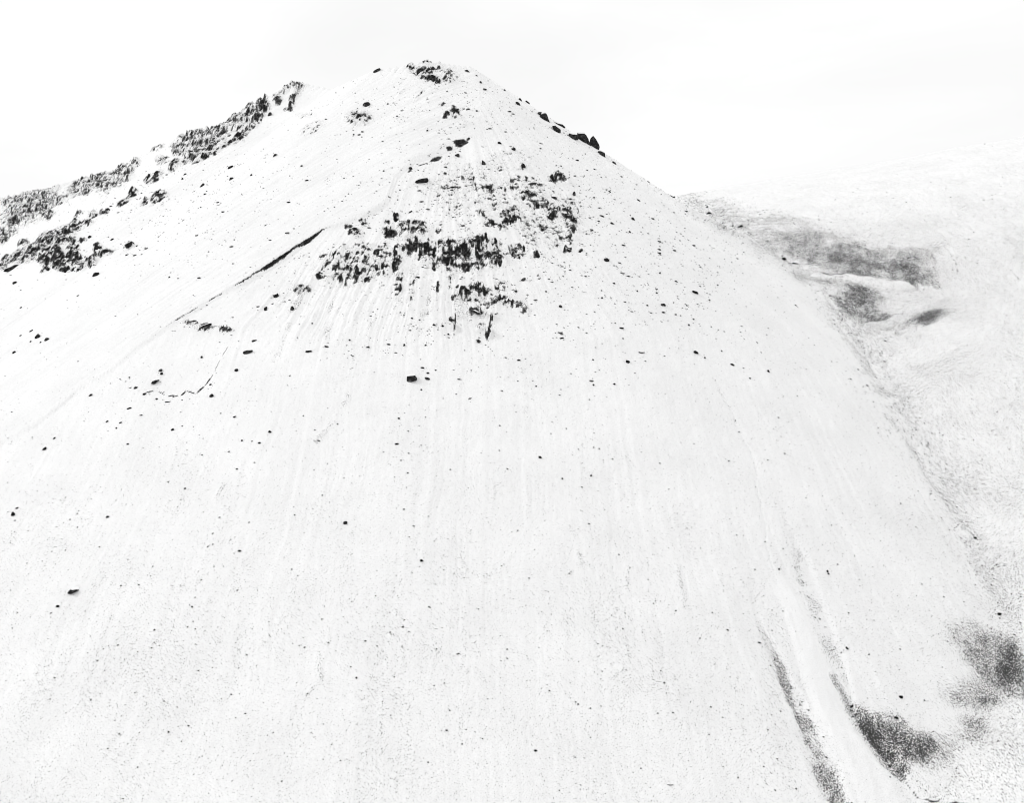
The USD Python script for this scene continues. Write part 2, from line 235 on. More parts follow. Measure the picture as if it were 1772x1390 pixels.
# --- relief
LEDGE = np.isin(GID, [i for i, g in enumerate(CRAGS) if 'ledge' in g or 'edge' in g])
AM = np.clip(R, 0, 1.2) * np.where(LEDGE, 0.12, 1.0)
AMs = sstep(0.05, 0.7, AM)
D = np.zeros_like(X)
depth = np.interp(FOOT, [0, 60, 190, 300, 375, 400, 430, 485, 540, 565, 625, 680, 740, 800, 815], [0.3, 0.5, 0.8, 1.4, 1.4, 1.5, 2.6, 3.2, 2.6, 1.6, 1.6, 1.4, 2.0, 2.2, 0])
near = (U > -50) & (U < 830) & (Y < 1010)
D -= np.where(near, depth * sstep(-1, 6.0, below) * (1 - sstep(30, 220, below)), 0)
rib = 1 - 2 * np.abs(streak(0.9, 60, 31) - 0.5)
rib2 = 0.5 * streak(2.2, 25, 32) + 0.5 * fbm(P3 / np.array([5, 5, 3.5]), 3, 36)
terr = Z + 11 * (fbm(P3 / 19, 4, 33) - 0.5) * 2
q = terr / 8.5; fr = q - np.floor(q)
D += AMs * 0.62 * (8.5 * (np.floor(q) + sstep(0.58, 0.98, fr)) - terr + 2.2)
D += AMs * (4.5 * (rib - 0.7) + 3.2 * (rib2 - 0.5) + 4.5 * (fbm(P3 / 7, 3, 34) - 0.5) + 2.4 * (0.5 - np.abs(fbm(P3 / 3.0, 3, 35) - 0.5) * 2))
# gullies and fans under the cliffs
def blob(u, v, a, b):
    return np.exp(-((U - u) / a) ** 2 - ((V - v) / b) ** 2)
gul = np.clip(blob(740, 520, 210, 90) + 0.8 * blob(560, 520, 110, 70) + 0.7 * blob(880, 360, 140, 90) + .5 * blob(760, 170, 60, 50), 0, 1) * cone_side
D += gul * (1.8 * (streak(1.0, 90, 41) - 0.5) + 1.3 * (streak(2.3, 40, 42) - 0.5) + 1.6 * (fbm(P3 / 4, 3, 43) - 0.5) + 1.6 * (streak(0.45, 70, 49) - 0.5))
# faint chutes over the whole face, and lumpy snow
onc = cone_side
D += onc * (0.9 * (streak(0.35, 160, 44) - 0.5) + 0.5 * (streak(1.6, 90, 45) - 0.5))
D += 0.55 * (fbm(P3 / 6, 2, 46) - 0.5) + (0.35 + 0.25 * (1 - onc)) * (fbm(P3 / 2.2, 2, 47) - 0.5)
# debris channel at lower right
def band(pts, lo=0.5, hi=1.2):
    pts = np.array(pts, float); best = np.full(X.shape, 9.0)
    sel = (U > pts[:, 0].min() - 80) & (U < pts[:, 0].max() + 80) & (V > pts[:, 1].min() - 80) & (V < pts[:, 1].max() + 80)
    u, v = U[sel] + 1.4 * wob_u[sel], V[sel] + 1.4 * wob_v[sel]; bb = best[sel]
    for (a, b, w0), (c, d, w1) in zip(pts[:-1], pts[1:]):
        t = np.clip(((u - a) * (c - a) + (v - b) * (d - b)) / ((c - a) ** 2 + (d - b) ** 2), 0, 1)
        bb = np.minimum(bb, np.hypot(u - a - t * (c - a), v - b - t * (d - b)) / (w0 + (w1 - w0) * t))
    best[sel] = bb
    return 1 - sstep(lo, hi, best)
b_left = band([(1288, 990, 4), (1322, 1090, 8), (1352, 1150, 12), (1380, 1220, 15), (1405, 1280, 22), (1432, 1340, 26), (1462, 1410, 20)]) * sstep(990, 1190, V)
b_mid = band([(1340, 860, 8), (1395, 1000, 17), (1425, 1080, 20), (1452, 1170, 19), (1466, 1225, 14)]) * sstep(850, 1000, V)
b_rim = band([(1440, 1165, 6), (1466, 1215, 10), (1490, 1262, 14), (1530, 1310, 18), (1560, 1345, 10)])
b_right = band([(1430, 515, 22), (1500, 620, 34), (1545, 710, 36), (1600, 800, 30), (1655, 890, 28), (1725, 1040, 34)], 0.0, 1.5)
b_hair = band([(1235, 650, 3), (1270, 720, 3), (1305, 800, 3), (1325, 940, 2), (1345, 1010, 2)])
brk = sstep(0.38, 0.62, 0.5 + 0.13 * unit(fbm(P3 / np.array([8, 8, 8]), 4, 66) + 0.8 * streak(0.8, 40, 67)))
tongue = band([(1335, 960, 9), (1388, 1100, 20), (1436, 1220, 28), (1487, 1310, 31), (1535, 1400, 36)]) * sstep(930, 1130, V)
D += 1.0 * tongue - 1.8 * b_left - 1.0 * b_mid - 1.8 * b_rim - 0.25 * b_hair
# faint levees and lobes on the open face
lobes = np.maximum.reduce([band([(a, b, 6) for a, b in L]) for L in (
    [(985, 900), (1003, 957), (1022, 1050), (1040, 1110)], [(1125, 960), (1105, 952), (1090, 985), (1078, 1040)], [(1085, 1100), (1092, 1150), (1055, 1180), (1058, 1290), (1030, 1310)],
    [(812, 920), (805, 985), (840, 1002), (868, 985), (890, 955)], [(1172, 950), (1184, 1040), (1168, 1075)], [(235, 1262), (225, 1290), (180, 1330)],
    [(550, 1130), (555, 1180), (530, 1207), (490, 1195)], [(805, 1160), (800, 1215), (794, 1270)], [(392, 830), (372, 870), (350, 915)], [(662, 1190), (660, 1250), (650, 1330)], [(330, 960), (320, 1005)],
    [(905, 640), (912, 760), (915, 900)], [(500, 560), (470, 640), (440, 700)], [(612, 600), (600, 690), (570, 740), (548, 765)])])
D += 0.10 * lobes
# hummocks in the hollow of the far hillside
hs = 1 - cone_side
hum = band([(1405, 475, 4), (1460, 481, 7), (1520, 492, 9), (1580, 500, 5)], 0.0, 1.4) + band([(1500, 567, 4), (1550, 560, 7), (1590, 538, 9), (1640, 518, 5)], 0.0, 1.4)
hum *= 0.55 + 0.45 * brk
D += hs * (3.4 * hum + 1.3 * (fbm(P3 / np.array([2.4, 8, 3]), 3, 48) - 0.5) + 1.6 * (fbm(P3 / np.array([14, 26, 14]), 3, 50) - 0.5))
Z = Z + D * sstep(2600, 1500, Y)

# --- slope and normals from the finished surface
def grad(Zf):
    zy = np.gradient(Zf, ROWS, axis=0); za = np.gradient(Zf, COLS, axis=1)
    fx = za / Y; return fx, zy - fx * A                         # surface is stored over (bearing, distance)
FX, FY = grad(Z)
steep = np.hypot(FX, FY)
NRM = np.stack([-FX, -FY, np.ones_like(FX)], -1); NRM /= np.linalg.norm(NRM, axis=-1, keepdims=True)
P3 = np.stack([X, Y, Z], -1)

def unit(n): return (n - n.mean()) / n.std()
nz_iso = unit(fbm(P3 / 2.2, 3, 51))
cols = np.isin(GID, [list(CRAGS).index(g) for g in ('columns', 'left_gully')])
nz = unit(1.1 * nz_iso + np.where(cols, 0.95, 0.4) * unit(streak(3.0, 10, 52)) + 0.5 * unit(fbm(P3 / np.array([7, 7, 3]), 3, 53)))
score = np.where(LEDGE, 0.86, 0.81) * R + 0.04 * (R > 0.25) + (steep - 0.78) * 0.40 + np.where(LEDGE, 0.10 * nz_iso, 0.40 * nz) * np.clip(2.5 * R, 0, 1)
CORE = np.clip((score - 0.6) / 0.85, 0, 1)  # marks rock hearts whose recess shade is put into the colour
ROCK = sstep(0.43, 0.98, score) * sstep(0.1, 0.25, R)

# --- thin snow: gravel shows; gully shade and skyline haze are painted in too
hn_hill = 0.5 + 0.13 * unit(fbm(P3 / np.array([20, 34, 16]), 5, 60))
hn = 0.5 + 0.13 * unit(fbm(P3 / np.array([18, 7, 7]), 4, 61))
def thin(u, v, a, b, ang, st):
    c_, s_ = math.cos(math.radians(ang)), math.sin(math.radians(ang)); du, dv = U - u, V - v
    d = np.hypot((du * c_ + dv * s_) / a, (-du * s_ + dv * c_) / b) + (0.7 if v < 600 else 1.1) * (hn_hill - 0.5)
    return (1.35 if v < 600 else 1.12) * st * (1 - sstep(0.15, 1.65, d))
B_hill = np.zeros_like(X)
for t in [(1215, 360, 60, 20, 28, .38), (1290, 390, 100, 32, 20, .5), (1390, 425, 120, 46, 16, .6), (1480, 452, 130, 52, 10, .68), (1570, 470, 95, 44, 5, .66), (1590, 434, 70, 16, -8, .5),
          (1440, 482, 70, 22, 8, .65), (1490, 522, 62, 50, 25, .72), (1520, 556, 66, 26, 5, .7), (1600, 549, 60, 17, -14, .8), (1560, 568, 40, 10, -25, .5), (1550, 580, 40, 10, -20, .5),
          (1640, 765, 34, 22, 30, .4), (1680, 1110, 60, 44, 40, .55), (1735, 1150, 80, 60, 20, .9), (1700, 1200, 60, 40, 0, .7), (1690, 1262, 60, 34, -10, .65),
          (1558, 1290, 100, 40, 24, 1.0), (1500, 1262, 56, 26, 48, 1.0), (1555, 1325, 40, 26, 20, .8), (1620, 1290, 70, 26, -5, .55), (1750, 1060, 40, 50, 0, .4)]:
    B_hill = np.maximum(B_hill, thin(*t))
hb = unit(fbm(P3 / np.array([5, 16, 6]), 4, 64) + 0.5 * fbm(P3 / 1.3, 2, 65)); B_hill *= np.clip(1.0 + 0.09 * hb, 0.1, 1.3)
B_hill *= (1 - 0.9 * np.clip(hum, 0, 1)) * (1 - 0.95 * tongue)
st1, st2 = streak(0.7, 70, 62, 4), streak(2.0, 40, 63, 3)
patchy = sstep(-0.2, 1.6, unit(0.6 * unit(st1) + 0.5 * unit(st2) + 1.0 * unit(fbm(P3 / np.array([26, 40, 40]), 4, 69))))
low = sstep(520, 1150, V) * onc
seam = np.exp(-((OWN + 1) / 6) ** 2) * sstep(480, 600, V) * sstep(1190, 1080, V) * (U > 1300)  # stony line on the cone-hill boundary, strengthened to paint down skylight on the strip
BARE_SHADE = np.maximum.reduce([B_hill, 0.8 * b_left * (0.55 + 0.45 * brk), 0.55 * b_mid * (0.3 + 0.7 * brk), 0.75 * b_rim, 0.56 * b_right * (0.4 + 0.6 * brk), 0.5 * b_hair * (0.4 + 0.6 * brk), 0.5 * lobes * (0.25 + 0.75 * brk), 0.6 * gul * sstep(0.1, 1.8, unit(streak(1.3, 30, 68, 4) + 0.6 * fbm(P3 / 12, 3, 70))) * (0.4 + 0.6 * (V > 380)),  # gul term: grey shading of the gullies painted as gravel tint
                          (0.30 + 0.10 * patchy) * (0.55 + 0.45 * low) * (0.5 + 0.5 * front) * onc + (0.50 + 0.3 * (hn_hill - 0.5)) * (1 - onc) * (0.62 + 0.38 * sstep(250, 420, V - 0.16 * (1772 - U))),  # hill part cleaner towards its crest, a painted fade in place of haze
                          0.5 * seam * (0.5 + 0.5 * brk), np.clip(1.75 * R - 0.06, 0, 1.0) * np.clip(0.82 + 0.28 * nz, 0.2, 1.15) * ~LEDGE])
BARE_SHADE *= 1 - 0.6 * tongue
BARE_SHADE = np.clip(BARE_SHADE, 0, 1.15)

def put(path, pts, faces, normals=None, mat=None, prim=None):
    m = UsdGeom.Mesh.Define(stage, path)
    m.CreatePointsAttr(Vt.Vec3fArray.FromNumpy(pts.astype(np.float32)))
    m.CreateFaceVertexCountsAttr(Vt.IntArray.FromNumpy(np.full(len(faces), faces.shape[1], np.int32)))
    m.CreateFaceVertexIndicesAttr(Vt.IntArray.FromNumpy(faces.astype(np.int32).ravel()))
    m.CreateSubdivisionSchemeAttr('none')
    if normals is not None:
        m.CreateNormalsAttr(Vt.Vec3fArray.FromNumpy(normals.astype(np.float32))); m.SetNormalsInterpolation('vertex')
    for k, a in (prim or {}).items():
        UsdGeom.PrimvarsAPI(m).CreatePrimvar(k, Sdf.ValueTypeNames.FloatArray, 'vertex').Set(Vt.FloatArray.FromNumpy(a.astype(np.float32)))
    UsdShade.MaterialBindingAPI.Apply(m.GetPrim()).Bind(mat)
    return m.GetPrim()
def tag(p, label=None, category=None, group=None, kind=None):
    for k, v in (('label', label), ('category', category), ('group', group), ('kind', kind)):
        if v: p.SetCustomDataByKey(k, v)
    return p
OFF = np.array([0, 0, Z0])
nr, nc = X.shape
idx = np.arange(nr * nc).reshape(nr, nc)
quads = np.stack([idx[:-1, :-1], idx[:-1, 1:], idx[1:, 1:], idx[1:, :-1]], -1).reshape(-1, 4)
pts, nrm, rock, bare_shade, core = P3.reshape(-1, 3), NRM.reshape(-1, 3), ROCK.ravel(), BARE_SHADE.ravel(), CORE.ravel()
gid, Rf, own = GID.ravel(), R.ravel(), OWN.ravel()
qg = np.where(Rf[quads].max(1) > 0.42, gid[quads].max(1), -1)
qh = own[quads].mean(1) < 0
def patch(name, sel, mat=None, **kw):
    f = quads[sel]; used, inv = np.unique(f, return_inverse=True)
    f = inv.reshape(-1, 4); f = np.vstack([f[:, [0, 1, 2]], f[:, [0, 2, 3]]])
    return tag(put('/World/' + name, pts[used] + OFF, f, nrm[used], mat or M_SLOPE, {'rock': rock[used], 'bare_shade': bare_shade[used], 'core': core[used]}), **kw)
g = np.array([(-9000, -9000), (9000, -9000), (9000, 9000), (-9000, 9000)], float)
put('/World/valley_floor', np.c_[g, np.full(4, Z0 - 330.0)], np.array([[0, 1, 2, 3]]), None, M_CAP)
tag(stage.GetPrimAtPath('/World/valley_floor'), kind='structure')
CRAG_TEXT = {
    'upper': ('cliff', 'dark broken cliff above and left of the black columns of the central cliff'),
    'columns': ('cliff', 'tall black cliff of vertical columns in the middle of the mountain face'),
    'left_gully': ('cliff', 'pale snow-dusted gullied cliff below the long dark ledge, left of the columns'),
    'right': ('cliff', 'broken stepped cliffs right of and above the black columned cliff'),
    'lower': ('rock_outcrop', 'lowest jagged outcrop on the face, in the gullies below the columned cliff'),
    'ridge': ('cliff', 'long upper rocky band along the skyline ridge at the left'),
    'ridge_lower': ('cliff', 'lower rocky band under the left ridge, parallel to the skyline band'),
    'notch': ('rock_outcrop', 'black overhanging crag in the notch of the left ridge'),
    'left_peak': ('rock_outcrop', 'speckled crag on the lesser peak of the left ridge'),
    'left_outcrop': ('rock_outcrop', 'large black outcrop standing alone on the left slope below the rocky bands'),
    'small_outcrop': ('rock_outcrop', 'short slanting outcrop just under the lower edge of the left rocky bands'),
    'pair_outcrop': ('rock_outcrop', 'little outcrop right of the large lone black outcrop on the left slope'),
    'summit': ('rock_outcrop', 'snow-streaked dark crag at the summit'),
    'cluster': ('rock_outcrop', 'knot of dark rock poking from the snow straight below the summit crag'),
    'ledge_top': ('rock_ledge', 'short flat dark ledge at the upper end of the crest'),
    'ledge_mid': ('rock_ledge', 'sloping dark ledge on the crest just below the short flat ledge'),
    'crest_ledge': ('rock_ledge', 'long black ledge under the edge of the smooth left slope'),
    'thin_ledge': ('rock_ledge', 'thin dark ledge continuing the crest below the long black ledge'),
    'crescent_ledge': ('rock_ledge', 'thin curved dark ledge like a crescent on the slope under the thin crest ledge'),
    'streak_outcrop': ('rock_outcrop', 'small streaky patch of low rock between the thin ledge and the crescent ledge'),
    'hill_ledge': ('rock_ledge', 'short dark ledge in the grey hollow of the far hillside'),
    'hill_lip': ('rock_ledge', 'small dark lip at the lower end of the hollow on the far hillside'),
    'channel_edge': ('rock_ledge', 'thin black edge of the debris channel at the bottom right'),
    'patch': ('rock_outcrop', 'sparse stony patch high on the smooth slope left of the summit'),
}
from scipy import ndimage
grid_g = qg.reshape(nr - 1, nc - 1); piece = np.full(grid_g.shape, -1); PIECES = {}
for gi in range(len(CRAGS)):
    lab_, n_l = ndimage.label(grid_g == gi, structure=np.ones((3, 3)))
    cnt = np.bincount(lab_.ravel()); big = [k for k in np.argsort(-cnt, kind='stable') if k > 0 and cnt[k] > 60]
    grid_g[(grid_g == gi) & ~np.isin(lab_, big)] = -1
    PIECES[gi] = [(lab_ == k).ravel() for k in big]
qg = grid_g.ravel()
patch('mountain_slope', (qg < 0) & ~qh, kind='structure')
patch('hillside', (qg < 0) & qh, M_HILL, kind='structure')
seen = {}
for gi, g in enumerate(CRAGS):
    nm, lab = CRAG_TEXT[g]
    if not PIECES[gi]: continue
    seen[nm] = seen.get(nm, -1) + 1
    path = nm + ('_%03d' % seen[nm] if seen[nm] else '')
    if len(PIECES[gi]) == 1:
        patch(path, PIECES[gi][0], label=lab, category=nm.replace('_', ' ')); continue
    tag(UsdGeom.Xform.Define(stage, '/World/' + path).GetPrim(), lab, nm.replace('_', ' '))
    for k, sel in enumerate(PIECES[gi]):
        patch(path + '/rock_face' + ('_%03d' % k if k else ''), sel)

# ------------------------------------------------------------------ boulders, placed on the finished surface
from scipy.interpolate import RegularGridInterpolator
HZ = RegularGridInterpolator((ROWS, COLS), Z, bounds_error=False, fill_value=-400)
def cast(u, v):
    r = ray(u, v); r = r / r[:, 1:2]
    ys = np.arange(430, 1700, 0.8); out = np.full(len(r), np.nan); prev = None
    for y in ys:
        g_ = r[:, 2] * y - HZ(np.c_[np.full(len(r), y), r[:, 0]])
        if prev is not None:
            hit = (g_ <= 0) & np.isnan(out); out[hit] = (y - 0.8 + 0.8 * prev / np.maximum(prev - g_, 1e-6))[hit]
        prev = g_
    return r * out[:, None]
BOULDERS = (
    "26,490,8.1,5.4 165,477,12.2,8.1 224,425,13.5,9.5 237,426,4.1,2.7 350,322,8.1,6.1 399,290,9.5,6.1 400,310,7.5,4.7 476,269,7.5,4.1 435,303,4.1,3.4 522,287,4.7,2.7 347,359,2.7,2 "
    "467,199,6.8,6.8 293,480,3.4,2.7 361,436,2.7,2 316,310,4.1,4.1 194,415,6.1,3.4 156,411,7.5,5.4 135,512,4.7,2.7 36,533,4.1,2.7 20,466,25.7,10.2 320,302,6.8,2.7 371,239,3.4,2 "
    "634,182,12.2,8.1 731,314,23.7,10.2 837,283,8.8,8.1 905,288,8.8,8.8 889,259,8.1,5.4 792,270,8.8,6.1 993,337,6.1,8.1 987,345,14.9,4.1 959,343,9.5,4.1 1095,379,7.5,4.1 "
    "1090,402,4.1,3.4 1079,425,7.5,2.7 1050,451,9.5,7.5 905,485,9.5,5.4 1063,491,5.4,2.7 970,531,5.4,5.4 1041,503,2.7,2.7 1042,516,4.1,3.4 945,505,3.4,2.7 664,296,3.4,2.7 "
    "692,329,2.7,2.7 673,341,2.7,2.7 688,346,2.7,2.7 710,367,6.8,3.4 687,372,8.8,6.1 710,292,6.1,4.7 757,142,7.5,6.1 652,121,16.9,6.1 808,123,10.2,4.1 839,155,6.8,4.7 832,143,4.7,4.1 "
    "825,131,4.1,2.7 897,181,6.8,4.7 900,173,4.7,4.1 944,207,14.9,11.5 940,201,13.5,6.8 962,225,11.5,8.1 969,217,13.5,4.7 994,239,13.5,10.2 1008,236,14.9,13.5 1029,253,12.2,19 "
    "1042,268,10.2,7.5 1063,283,6.8,4.7 1016,248,11.5,7.5 984,434,13.5,4.7 1005,435,8.8,3.4 671,180,3.4,2.7 627,228,5.4,2.7 612,233,3.4,2.7 739,226,4.1,2.7 864,248,6.8,4.1 "
    "825,192,4.1,2.7 1055,332,4.7,2.7 1028,342,3.4,2.7 873,156,4.1,2.7 913,178,5.4,3.4 1147,528,9.6,5.2 1203,507,10.5,5.2 1136,507,4.4,3.5 1170,487,6.1,2.6 1142,473,3.5,2.6 "
    "1142,427,2.6,2.6 1105,347,6.1,2.6 1130,379,6.1,2.6 1226,370,9.6,6.1 1224,359,3.5,3.5 1268,391,6.1,3.5 1281,393,7.8,4.4 1251,386,4.4,2.2 1356,449,10.5,6.1 1354,443,4.4,2.2 "
    "1376,456,10.5,4.4 1437,512,6.1,2.6 1110,610,12.2,3.5 1087,627,7.8,6.1 1026,623,3.5,2.6 1078,586,3.5,2.6 1204,611,8.7,5.2 1220,620,3.5,3.5 1268,632,7.8,3.5 1329,643,5.2,5.2 "
    "1249,608,2.6,2.6 1063,665,4.4,2.6 1027,667,3.5,3.5 1192,563,3.5,3.5 1200,553,3.5,2.6 1169,545,3.5,2.6 1148,541,7,2.6 1188,529,3.5,2.6 1120,529,3.5,2.6 1103,504,3.5,2.6 "
    "1228,520,3.5,2.6 1243,571,2.6,1.7 1253,574,2.6,1.7 1231,566,2.2,2.2 1310,593,3.5,1.7 1377,529,3.5,2.6 1166,340,6.1,3.5 1162,336,6.1,2.6 1485,640,3.5,2.2 1472,656,3.5,2.2 "
    "1501,668,4.4,3.5 1531,626,2.6,2.6 1725,713,3.5,2.6 1347,723,3.5,1.7 1298,655,3.5,2.2 1704,249,2.6,1.7 1041,374,8.7,2.6 1059,387,6.1,3.5 1036,383,4.4,2.6 1122,315,4.4,2.2 "
    "24,611,6.1,4.7 66,583,10.8,8.8 81,588,8.8,5.4 54,573,6.8,3.4 36,581,4.7,2.7 53,592,3.4,3.4 70,593,3.4,2.7 278,642,7.5,4.7 280,648,5.4,4.7 267,662,14.9,8.1 234,672,8.1,3.4 "
    "250,683,6.1,4.1 157,684,6.8,4.1 349,619,4.1,4.1 364,666,4.7,3.4 366,686,8.1,6.8 410,641,8.1,4.7 429,610,18.3,6.8 505,535,7.5,7.5 460,535,6.1,6.1 477,513,11.5,8.1 472,526,4.7,2.7 "
    "447,531,6.8,2.7 540,560,3.4,2.7 535,608,12.2,4.7 440,590,8.8,4.1 299,744,6.1,4.1 244,719,6.1,2 185,730,5.4,2.7 209,732,5.4,2.7 201,742,3.4,3.4 221,769,4.7,2.7 77,778,6.8,6.1 "
    "94,759,4.7,2.7 406,722,5.4,2.7 467,748,6.1,4.1 419,763,4.1,3.4 449,767,5.4,2.7 436,764,3.4,1.7 396,782,4.1,1.7 22,892,8.1,8.8 29,880,6.1,2.7 186,895,6.1,3.4 291,835,2.7,2 "
    "320,846,4.1,2.7 431,905,2.7,2.7 414,954,7.5,2.7 380,896,4.1,2 410,812,4.1,2 334,556,13.5,3.4 356,564,20.3,4.7 224,707,8.8,2.7 271,691,4.7,2.7 290,696,11.5,2.7 713,657,17.6,10.8 "
    "739,656,9.5,4.1 731,637,6.8,2.7 740,646,5.4,2.7 754,641,3.4,2.7 699,598,4.7,4.7 672,596,8.1,2.7 736,598,4.7,2.7 729,675,3.4,2.7 813,690,5.4,2.7 687,769,7.5,2.7 690,725,4.1,3.4 "
    "935,792,6.1,3.4 973,829,3.4,3.4 878,812,3.4,2 865,737,3.4,2 864,780,2.7,2 898,624,6.1,2.7 896,660,2.7,2 928,669,3.4,2.7 1020,692,2.7,2 980,742,2.7,1.7 1001,778,2.7,2 1037,777,2.7,2 "
    "1060,795,3.4,1.7 1082,818,2,1.4 1023,824,3.4,3.4 699,882,4.1,2 716,911,5.4,2 598,906,7.5,4.7 708,930,2.7,2 595,828,2.7,1.7 605,589,3.4,2.7 608,615,2.7,2 970,576,11.5,2.7 "
    "828,592,8.1,6.8 1064,526,2.7,2 1001,567,3.4,2 713,551,4.1,2.7 726,554,3.4,2 751,563,5.4,3.4 766,565,4.7,4.1 781,554,9.5,2.7 776,579,4.1,2.7 825,542,14.9,5.4 859,543,6.1,2 "
    "551,763,8.1,2 1688,932,6.3,4.2 1730,1064,8.5,5.6 1466,1123,5.6,4.9 1559,1207,7,6.3 1551,1244,8.5,4.9 1474,1224,7,4.9 1348,986,4.2,3.5 1355,950,2.8,2.1 1432,990,3.5,4.9 "
    "1434,994,4.2,2.8 1314,1113,6.3,2.5 1259,1091,4.9,2.1 1430,1312,4.2,2.8 1743,1170,3.5,2.1 1725,978,3.5,2.8 1537,1302,3.5,2.8 1540,1328,4.2,2.8 1556,1160,2.1,1.8 1539,1158,1.8,1.8 "
    "1336,1092,2.8,2.1 1602,1369,2.8,2.1 1752,1300,2.1,2.1 125,1025,21,8.8 100,1050,6.8,3.4 332,1051,4.7,2.7 267,1091,4.1,2.7 262,1122,3.4,2 326,1257,4.1,2 292,1268,4.1,3.4 "
    "314,1284,2.7,2 282,1301,2,1.7 368,924,4.7,2 518,1118,2.7,2 515,997,2,2 532,1201,3.4,2 408,1113,2,1.7 100,1334,2,1.7 240,1251,2,1.7 335,1341,2,2 544,1300,1.7,1.7 730,971,6.1,4.1 "
    "768,987,2.7,1.7 786,993,2.7,2 868,980,2.7,2 650,1032,2.7,2 744,1052,2.7,2 697,1086,4.7,2.7 632,1110,4.1,2 791,1133,3.4,2 858,1166,2,1.7 769,1183,2.7,2 617,1174,4.1,2.7 "
    "662,1215,2.7,2 773,1265,4.1,2.7 927,1300,6.1,2.7 1159,1359,10.8,3 710,1291,2,2 741,1320,4.1,1.7 876,1251,2,1.7 954,1064,2,2 985,993,2.7,2 1090,983,2.7,2 1131,1045,2.7,2 "
    "1134,1041,2,2 1040,1223,2.4,2 1195,1216,2,2 968,1369,2.4,2 1035,1115,2.7,2 910,1194,2,1.7 958,1211,2,1.7 962,1235,2,1.7 1149,1337,2,1.7 835,1279,2.4,2 "
)
rng = np.random.default_rng(7)
BL = np.array([[float(k) for k in q.split(',')] for q in BOULDERS.split()])
BL = BL[np.argsort(-BL[:, 2] * BL[:, 3], kind='stable')][:296]
BP = cast(BL[:, 0], BL[:, 1])
for i in np.flatnonzero(np.isnan(BP[:, 0])):                     # on the skyline: the first surface just below
    for dv in (2, 4, 7, 11, 16):
        p = cast(BL[i:i + 1, 0], BL[i:i + 1, 1] + dv)
        if not np.isnan(p[0, 0]): BP[i] = p[0]; break
def rock_mesh(sx, sy, sz, rg, sub=2):
    m = trimesh.creation.icosphere(subdivisions=sub); v = m.vertices.copy()
    for k in range(9 if sub > 1 else 6):
        n = rg.normal(size=3); n /= np.linalg.norm(n); d = rg.uniform(0.45, 0.85)
        o = v @ n - d; v -= np.maximum(o, 0)[:, None] * n
    v *= (1 + 0.22 * (noise(v * 2.3 + rg.uniform(0, 50, 3)) - 0.5))[:, None]
    return (v / np.abs(v).max(0)) * np.array([sx, sy, sz]), m.faces
